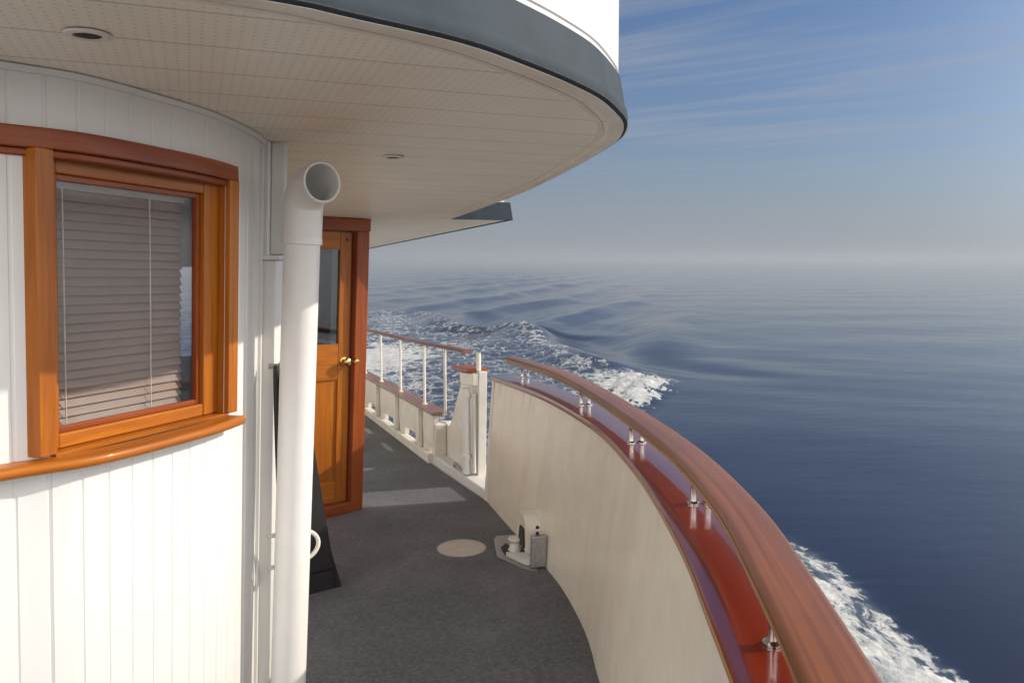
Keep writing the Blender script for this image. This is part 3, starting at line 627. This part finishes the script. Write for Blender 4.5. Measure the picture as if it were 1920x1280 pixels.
for (a, o, lab) in ((1.655, -.157, "small round recessed light in the soffit above the teak window"), (2.863, .683, "small round recessed light in the soffit beyond the vent pipe")):
    e = empty("recessed_light", B(a, o, CEIL), lab, "ceiling light", "recessed lights in the soffit")
    r = MB(); r.lathe(B(a, o, CEIL - .001), -UP, [(.024, -.03), (.024, .002), (.026, .005), (.038, .004), (.040, .0005)], 28); 
    r.f = r.f[:-2]; r.build("rim", M['cream'], e)
    k = MB(); k.lathe(B(a, o, CEIL - .003), -UP, [(.0235, 0), (.022, .0015), (.005, .002)], 28); k.build("lens", M['dark'], e)

# ------------------------------------------------------------------ bulwark with varnished cap, hull side below
bw = empty("bulwark", B(4, 1.9, DECK), "curved cream bulwark with rust streaks and a deep red varnished cap", "bulwark")
CAPH = -.74
def bulwark():
    n = 120; D, _ = resample(DK, .01); C, _ = resample(CP, .01); idx = lambda A_, t: A_[min(len(A_) - 1, int(t * (len(A_) - 1)))]
    # inner skin between the deck line and the cap line, slightly concave flare
    m = MB(); rows = []; d = 0
    prev = None
    for i in range(n + 1):
        t = i / n
        # match points at equal a
        a = -0.9 + (5.52 + .9) * t
        od = float(np.interp(a, DK[:, 0], DK[:, 1])); oc = float(np.interp(a, CP[:, 0], CP[:, 1]))
        q = Vector((a, od)); d += (q - prev).length if prev is not None else 0; prev = q
        rows.append([(a, od + (oc - od) * (k / 6) ** 1.15, DECK + (CAPH - DECK) * k / 6, d) for k in range(7)])
    TH = .065
    def skin(off):
        g = []
        for r in rows: g.append([m.vert(B(a, o + off, h), (d_, -h)) for a, o, h, d_ in r])
        for i in range(n):
            for k in range(6): m.f.append((g[i][k], g[i + 1][k], g[i + 1][k + 1], g[i][k + 1]))
        return g
    g0 = skin(0); g1 = skin(TH)
    for k in range(6): m.f.append((g0[n][k], g1[n][k], g1[n][k + 1], g0[n][k + 1]))
    for i in range(n): m.f.append((g0[i][6], g0[i + 1][6], g1[i + 1][6], g1[i][6]))
    m.build("panel", M['bulwark'], bw, ang=60)
    # end stile at the gate
    e = MB(); a, o0, _, _ = rows[n][0]; o1 = rows[n][6][1]
    e.hexa([B(5.521, o0 - .006, DECK), B(5.521, o0 + TH + .006, DECK), B(5.57, o0 + TH + .006, DECK), B(5.57, o0 - .006, DECK), B(5.521, o1 - .006, CAPH), B(5.521, o1 + TH + .006, CAPH), B(5.57, o1 + TH + .006, CAPH), B(5.57, o1 - .006, CAPH)])
    e.build("end_post", M['cream'], bw, bevel=.004)
    # cap: inner edge runs along CP
    P, _ = resample(CP, .05); path = [B(a, o, CAPH) for a, o in P]
    prof = [(-.012, 0), (-.017, .006), (-.016, .030), (-.010, .036), (.185, .036), (.195, .028), (.195, 0)]
    c = MB(); c.sweep(path, prof); cap = c.build("cap_rail", M['cap'], bw, ang=50)
    l = MB(); l.sweep(path, [(-.0145, .011), (-.0195, .014), (-.0195, .021), (-.0145, .024)]); l.build("moulding", M['edge'], cap)
    # hull side
    hs = MB(); hp = []
    for i in range(n + 1):
        a, o, h, d_ = rows[i][3]; oc = rows[i][6][1] + .13; fl = .9 * max(0, 1 - (a + 1) / 7)
        hp.append([(a, oc, CAPH - .001), (a, rows[i][0][1] + TH + .01, DECK), (a, rows[i][0][1] - .05 - fl * .5, DECK - .8), (a, rows[i][0][1] - .12 - fl, DECK - 2.2)])
    for a in (7, 10, 15, 20): hp.append([(a, 2.16, -1.70), (a, 2.15, DECK - .1), (a, 2.05, DECK - .8), (a, 1.95, DECK - 2.2)])
    g = [[hs.vert(B(*q)) for q in r] for r in hp]
    for i in range(len(g) - 1):
        for k in range(3):
            if k == 0 and i >= n: continue
            if i < n or True: hs.f.append((g[i][k], g[i + 1][k], g[i + 1][k + 1], g[i][k + 1]))
    hs.f = [f for f in hs.f]
    tag(hs.build("hull_side", M['white'], bw, ang=60), "white hull side below the bulwark")
bulwark()

# ------------------------------------------------------------------ handrail above the cap
hrl = empty("handrail", B(3, 1.7, CAPH + .036), "broad varnished mahogany handrail curving along the top of the bulwark", "handrail")
RH = -.62                                    # underside edge of the rail
def handrail():
    P, _ = resample(RL, .05); path = [B(a, o, RH) for a, o in P]
    r = MB()
    prof = [(.002, .016), (-.003, .019), (-.004, .024), (-.002, .032), (.003, .037), (.012, .0395), (.055, .042), (.102, .0385), (.111, .035), (.115, .029), (.115, .022), (.106, .016)]
    r.sweep(path, prof); rail = r.build("rail", M['rail'], hrl, ang=60)
    lo = MB(); lo.sweep(path, [(.008, -.006), (.000, 0), (.000, .006), (.004, .009), (.004, .0155), (.104, .0155), (.104, .009), (.108, .006), (.108, 0), (.100, -.006)]); lo.build("under_mould", M['edge'], rail, ang=30)
    # paired stanchions on collars
    L = np.r_[0, np.cumsum(np.linalg.norm(np.diff(RL, axis=0), axis=1))]
    def at(s, off):
        a = np.interp(s, L, RL[:, 0]); o = np.interp(s, L, RL[:, 1]); da = np.interp(s + .05, L, RL[:, 0]) - np.interp(s - .05, L, RL[:, 0]); do = np.interp(s + .05, L, RL[:, 1]) - np.interp(s - .05, L, RL[:, 1])
        k = math.hypot(da, do); return a - do / k * off, o + da / k * off
    for atgt in (-.2, .55, 1.20, 2.08, 2.98, 4.02, 5.36):
        s = float(np.interp(atgt, RL[:, 0], L))
        for k, off in enumerate((.028, .075)):
            p = at(s, off); b = B(*p, CAPH + .036); t = B(*p, RH + .0)
            m = MB(); hgt = t.z - b.z
            m.lathe(b, UP, [(.020, 0), (.020, .004), (.017, .007), (.0105, .009), (.0095, .02), (.0095, hgt - .012), (.013, hgt - .006), (.014, hgt + .001)], 18)
            m.build("stanchion", M['chrome'], hrl)
handrail()

# ------------------------------------------------------------------ gate opening, gate post, low bulwark and its railing
gp = empty("gate_post", B(6.1, 2.1, DECK), "white gate post with a slanted shoulder and a steel tube at the bulwark opening", "gate post")
def gate():
    O_ = 2.10
    poly = [(6.02, DECK), (6.95, DECK), (6.95, -1.27), (6.83, -1.30), (6.77, -1.27), (6.70, -1.20), (6.36, -.745), (5.98, -.718)]
    m = MB(); m.prism([B(a, O_, h) for a, h in poly], unit(0, 1) * .07); m.build("post", M['cream'], gp, bevel=.006)
    s = MB(); s.hexa([B(6.88, 1.985, DECK), B(6.88, O_ - .002, DECK), B(6.99, O_ - .002, DECK), B(6.99, 1.985, DECK), B(6.88, 2.0, -1.29), B(6.88, O_ - .002, -1.29), B(6.99, O_ - .002, -1.29), B(6.99, 2.0, -1.29)]); s.build("rib", M['cream'], gp, bevel=.008)
    hb = MB(); hb.hexa([B(5.99, O_ - .05, -.83), B(5.99, O_ - .002, -.83), B(6.31, O_ - .002, -.85), B(6.31, O_ - .05, -.85), B(5.985, O_ - .05, -.735), B(5.985, O_ - .002, -.735), B(6.34, O_ - .002, -.755), B(6.34, O_ - .05, -.755)]); hb.build("head_block", M['cream'], gp, bevel=.006)
    tu = MB(); c = B(6.09, O_ - .075, 0); z0 = B(6.09, O_, DECK + .085).z; z1 = B(6.09, O_, -.86).z; c.z = 0
    tu.tube([c + UP * z0, c + UP * z1], .036, 18); tb = tu.build("tube", M['pipe'], gp)
    for z in (-.92, -1.42):
        r = MB(); zz = B(6.09, O_, z).z; r.lathe(c + UP * zz, UP, [(.036, -.02), (.044, -.018), (.046, 0), (.044, .018), (.036, .02)], 18); r.build("collar", M['cream'], tb)
    b2 = MB(); b2.tube([B(6.025, O_ - .03, -1.55), B(6.025, O_ - .03, -.90)], .016, 12); b2.build("latch_bar", M['white'], gp)
    # cap pad and short rail knob on top
    cp = MB(); cp.hexa([B(6.06, O_ - .07, -.728), B(6.06, O_ + .10, -.728), B(6.52, O_ + .10, -.742), B(6.52, O_ - .07, -.742), B(6.06, O_ - .07, -.700), B(6.06, O_ + .10, -.700), B(6.50, O_ + .10, -.712), B(6.50, O_ - .07, -.712)]); cp.build("cap", M['mahogany'], gp, bevel=.006)
    kn = MB(); kn.tube([B(6.05, O_ + .02, -.716), B(6.05, O_ + .02, -.575)], .02, 12); kn.build("rail_stub", M['cream'], gp)
    # chock at the foot
    ck = MB(); ck.tube([B(6.45, 2.04, DECK + .06), B(6.38, 2.02, DECK + .11), B(6.28, 2.02, DECK + .10), B(6.22, 2.04, DECK + .05)], .014, 10); ck.build("chock", M['dull'], gp)
gate()
sill = MB()
sill.hexa([B(5.575, 1.99, DECK), B(5.575, 2.30, DECK), B(6.92, 2.30, DECK), B(6.92, 1.965, DECK), B(5.575, 2.00, DECK + .075), B(5.575, 2.30, DECK + .075), B(6.875, 2.30, DECK + .075), B(6.875, 1.99, DECK + .075)])
tag(sill.build("gate_sill", M['white'], bevel=.01), "bright white sill step on deck at foot of the gate opening", "sill")

lb = empty("low_bulwark", B(10, 2.0, DECK), "low cream bulwark pierced by dark drain slots running aft along the deck", "bulwark")
LO = lambda a: 1.985 + .004 * (a - 7)
LCH = -1.19
STA = [7.31 + .96 * k for k in range(13)]
def lowbulwark():
    def seg(mb, a0, a1, h0, h1, i0, i1):
        mb.hexa([B(a0, LO(a0) + i0, h0), B(a0, LO(a0) + i1, h0), B(a1, LO(a1) + i1, h0), B(a1, LO(a1) + i0, h0), B(a0, LO(a0) + i0, h1), B(a0, LO(a0) + i1, h1), B(a1, LO(a1) + i1, h1), B(a1, LO(a1) + i0, h1)])
    c = MB(); seg(c, 6.925, 20, DECK, DECK + .085, -.05, .035); c.build("curb", M['cream'], lb, bevel=.008)
    p = MB(); seg(p, 6.92, 20, DECK + .165, LCH, 0, .05); p.build("panel", M['cream'], lb, bevel=.003)
    # solid lengths between the drain slots
    for st in STA:
        a0, a1 = st - .28, st + .26
        s = MB(); seg(s, a0, a1, DECK + .086, DECK + .164, .004, .046); s.build("slot_wall", M['cream'], lb)
    for st in STA:
        r = MB(); seg(r, st - .03, st + .03, DECK + .086, LCH - .001, -.045, -.001); r.build("rib", M['cream'], lb, bevel=.008)
    k = MB(); k.sweep([B(a, LO(a), LCH) for a in np.linspace(6.79, 20, 30)], [(-.04, 0), (-.045, .008), (-.04, .03), (.11, .03), (.115, .015), (.11, 0)]); k.build("cap_rail", M['oldwood'], lb)
lowbulwark()
rl = empty("railing", B(9, 2.0, LCH), "thin metal railing with weathered wooden top rail standing on the low bulwark", "railing")
def railing():
    top = [(5.98, -.555), (6.4, -.558), (7.24, -.575), (8.2, -.583), (9.94, -.592), (13, -.6), (20, -.6)]
    pa = [B(a, LO(a) + .03, h) for a, h in top]
    m = MB(); m.sweep(pa, [(-.035, -.012), (-.04, 0), (-.03, .014), (0, .02), (.03, .014), (.04, 0), (.035, -.012)]); m.build("top_rail", M['oldwood'], rl)
    for st in [6.63] + STA:
        h = float(np.interp(st, [q[0] for q in top], [q[1] for q in top]))
        s = MB(); b = B(st, LO(st) + .03, LCH + .03); t = B(st, LO(st) + .03, h - .01); L_ = t.z - b.z
        s.lathe(b, UP, [(.028, 0), (.028, .006), (.014, .010), (.0125, .02), (.0125, L_)], 12); s.build("stanchion", M['cream'], rl)
railing()

# ------------------------------------------------------------------ vent pipe
vp = empty("vent_pipe", BL(2.52, .325, DECK), "white round vent pipe with a turned elbow mouth beside the cabin corner", "vent pipe")
def vent():
    b = BL(2.515, .306, DECK); r = .0545; UPL = Vector((.058, 0, 1))
    at = lambda h: b + UPL * (BL(2.515, .306, h).z - b.z)
    m = MB(); m.tube([b, at(.16)], r, 40); m.build("pipe", M['pipe'], vp)
    # elbow
    q = Vector((.66, -.75, .03)).normalized(); e = MB(); t0 = at(.135); path = [t0, at(.16), at(.19), at(.218)]; c0 = path[-1]; hz_, vz = .102, BL(2.515, .306, .292).z - c0.z
    for k in range(1, 15):
        t = math.pi / 2 * k / 14; path.append(c0 + q * (hz_ * (1 - math.cos(t))) + UP * (vz * math.sin(t)))
    path.append(path[-1] + q * .018); P1 = path[-1]
    e.tube(path, r, 40, caps=False, rr=[r + .0045] * len(path))
    def ring(prof):
        X = q.cross(UP).normalized(); Y = q.cross(X); n = 40; rg = [[e.vert(P1 + q * h + (X * math.cos(w) + Y * math.sin(w)) * rad) for w in (2 * math.pi * k / n for k in range(n))] for rad, h in prof]
        for i in range(len(prof) - 1):
            for k in range(n): e.f.append((rg[i][k], rg[i][(k + 1) % n], rg[i + 1][(k + 1) % n], rg[i + 1][k]))
    ring([(r + .0045, -.004), (r + .006, -.002), (r + .006, .004), (r + .003, .007), (r - .001, .006), (r - .003, 0), (r - .003, -.012)])
    el = e.build("elbow", M['pipe'], vp, ang=50)
    bo = MB(); back = list(reversed(path[4:])); back[0] = P1 - q * .008; bo.tube(back, r, 40, caps=False, rr=[r - .003] * len(back)); bo.build("bore", M['pipe'], el, recalc=False)
    g = MB(); X = at(-.02) ; g.lathe(at(.13), UPL, [(r, -.012), (r + .006, -.010), (r + .006, .006), (r + .0045, .010)], 40); g.build("collar", M['pipe'], vp)
vent()

# ------------------------------------------------------------------ soft gear in the gap and on deck
hz = empty("hose", BL(2.60, .262, -.3), "dark brown hose hanging coiled in gap between the cabin corner and vent pipe", "hose")
def hose():
    c = Vector(BL(2.60, .262, 0)); c.z = 0; z = lambda h: BL(2.60, .262, h).z
    n = unit(-.30, .95); t = unit(.95, .3)
    for i, (h0, h1, w) in enumerate(((-.26, -.70, .014), (-.28, -.86, .010), (-.30, -.78, .018))):
        m = MB(); pts = []
        for k in range(33):
            q = 2 * math.pi * k / 32; hm, hh = (h0 + h1) / 2, (h0 - h1) / 2
            pts.append(c + t * (w * math.sin(q) - .01) + n * (.009 * i - .004) + UP * z(hm + hh * math.cos(q)))
        m.tube(pts,   .010, 10, caps=False); m.build("coil", M['rubber'], hz)
    m = MB(); m.lathe(c + UP * z(-.26) + n * (-.03), n, [(.008, 0), (.008, .03), (.014, .034), (.014, .04), (.004, .042)], 12); m.build("hook", M['dull'], hz)
    m = MB(); m.tube([c + n * .01 + UP * z(-.86), c + n * .014 - t * .008 + UP * z(-1.2), c + n * .012 + UP * z(DECK + .01)], .009, 10); m.build("tail", M['rubber'], hz)
hose()
lp = MB(); c = BL(2.56, .372, -.855)
pts = [c + unit(.2, .9) * (-.03 + .068 * math.sin(q)) + UP * (.052 * math.cos(q)) + unit(1, 0) * .03 for q in np.linspace(0, math.pi, 15)]
pts = [pts[0] - unit(.2, .9) * .10] + pts + [pts[-1] - unit(.2, .9) * .10]
lp.tube(pts, .007, 10); tag(lp.build("rope", M['rope']), "white rope loop sticking out from behind the foot of the vent pipe", "rope")

bd = empty("folding_board", B(4.38, .60, DECK), "black folding board standing on deck behind the white vent pipe", "folding board")
def board():
    # A-frame seen nearly edge on: two panels hinged at the top
    t = unit(.25, 1); n = unit(-1, .25); z0 = B(4.3, .62, DECK).z
    top = B(4.45, .605, 0); top.z = z0 + .80
    f = B(4.24, .652, 0); f.z = z0
    bb = B(4.72, .57, 0); bb.z = z0
    for foot, w, nm in ((f, .05, "front_panel"), (bb, .05, "back_panel")):
        m = MB(); d = unit(.86, -.42); s = t
        m.hexa([foot - d * .0 - s * .30, foot + s * .02, foot + s * .02 + d * .03, foot - s * .30 + d * .03, top - s * .30, top - s * .02, top - s * .02 + d * .03, top - s * .30 + d * .03])
        m.build("panel", M['black'], bd, bevel=.004)
    m = MB(); k = (f * .72 + top * .28); m.hexa([f + t * .0, f + t * .045, f + t * .045 + n * -.04, f + n * -.04, k - t * .005, k + t * .004, k + t * .004 + n * -.04, k - t * .005 + n * -.04]); m.build("foot", M['black'], bd, bevel=.003)
    m = MB(); q = f * .86 + top * .14; m.tube([q - t * .25, q + t * .0], .012, 10); m.build("crossbar", M['black'], bd)
board()

# disc and fittings on deck
dm = MB(); c = B(4.585, 1.49, DECK)
dm.lathe(c, UP, [(.147, .0005), (.147, .004), (.142, .006), (.05, .0065), (.003, .0065)], 48); dp = dm.build("deck_plate", M['disc']); tag(dp, "round beige plate let into the dark deck beside the mooring fitting", "deck plate")
rm = MB(); rm.lathe(c, UP, [(.1475, .0005), (.1475, .0052), (.151, .0058), (.1545, .0048), (.156, .0005)], 48); rm.f = rm.f[:-2]; rim = rm.build("rim", M['dull'], dp)
fl = empty("mooring_fairlead", B(4.33, 1.80, DECK), "white hooded mooring fairlead with steel plate at foot of the bulwark", "fairlead")
def fairlead():
    P0 = Vector((4.33, 1.835)); tg = Vector((.985, .17)).normalized(); nn = Vector((-tg.y, tg.x))    # outboard
    Q = lambda t, d, h: B(P0.x + tg.x * t + nn.x * d, P0.y + tg.y * t + nn.y * d, h)
    # arched hood against the bulwark
    arch = [(.17, DECK + .02), (-.09, DECK + .02), (-.09, DECK + .16)] + [(.04 + .13 * math.cos(q), DECK + .16 + .095 * math.sin(q)) for q in np.linspace(math.pi, 0, 12)][1:]
    m = MB(); m.prism([Q(t, .06, h) for t, h in arch], -(Q(0, 1, 0) - Q(0, 0, 0)).normalized() * .10); hood = m.build("hood", M['cream'], fl, bevel=.006)
    m = MB(); m.hexa([Q(-.075, -.052, DECK + .06), Q(.075, -.052, DECK + .06), Q(.075, -.03, DECK + .06), Q(-.075, -.03, DECK + .06), Q(-.06, -.052, DECK + .175), Q(.03, -.052, DECK + .175), Q(.03, -.03, DECK + .175), Q(-.06, -.03, DECK + .175)]); m.build("opening", M['rubber'], hood, bevel=.004)
    m = MB(); m.hexa([Q(-.275, -.05, DECK + .009), Q(-.235, -.05, DECK + .009), Q(-.235, .04, DECK + .009), Q(-.275, .04, DECK + .009), Q(-.255, -.04, DECK + .19), Q(-.215, -.04, DECK + .19), Q(-.215, .05, DECK + .19), Q(-.255, .05, DECK + .19)]); pl = m.build("steel_flap", M['dull'], fl, bevel=.008)
    for h in (.190, .225):
        m = MB(); m.lathe(Q(-.22, .0, DECK + h), UP, [(.010, 0), (.010, .012), (.004, .016)], 12); m.build("bolt", M['dark'], pl)
    pts = [(.36, -.13), (.30, -.16), (-.02, -.20), (-.24, -.10), (-.32, -.02), (-.20, -.005), (.36, -.002)]
    m = MB(); m.prism([Q(t, d, DECK + .001) for t, d in pts], UP * .007); m.build("base_plate", M['dull'], fl, bevel=.002)
    m = MB(); m.prism([Q(t, d, DECK + .009) for t, d in [(.20, -.10), (.12, -.15), (-.02, -.15), (.02, -.08)]], UP * .002); m.build("drain", M['dark'], fl)
    m = MB(); m.lathe(Q(.05, -.075, DECK + .009), UP, [(.035, 0), (.042, .006), (.034, .02), (.030, .05), (.038, .065), (.044, .072), (.040, .08), (.004, .082)], 22); m.build("roller", M['cream'], fl)
    m = MB(); m.lathe(Q(-.02, -.03, DECK + .03), (Q(1, 0, 0) - Q(0, 0, 0)).normalized(), [(.018, -.05), (.018, .03), (.01, .034)], 12); m.build("pin", M['dark'], fl)
    m = MB(); m.prism([Q(t, d, DECK + .009) for t, d in [(-.04, -.15), (-.22, -.07), (-.23, -.02), (-.08, -.03)]], UP * .03); m.build("light_wedge", M['white'], fl, bevel=.004)  # white block stands in for sunlight coming through the port
fairlead()

def haze():
    mb = MB(); R_ = 6400; z0, z1 = -1.4, 5.6
    c = [Vector((x, y, z)) for z in (z0, z1) for x, y in ((-R_, -R_), (R_, -R_), (R_, R_), (-R_, R_))]; mb.hexa(c)
    m = bpy.data.materials.new("sea_haze"); m.use_nodes = True; nt = m.node_tree; nt.nodes.clear()
    o = nt.nodes.new("ShaderNodeOutputMaterial"); v = nt.nodes.new("ShaderNodeVolumePrincipled")
    v.inputs["Color"].default_value = (.49, .53, .585, 1); v.inputs["Density"].default_value = HAZE_D; v.inputs["Anisotropy"].default_value = .2
    nt.links.new(v.outputs[0], o.inputs["Volume"])
    tag(mb.build("haze", m, smooth=False), kind="stuff")
haze()

for ob in list(bpy.data.objects):
    if '_o' in ob.keys(): del ob['_o']
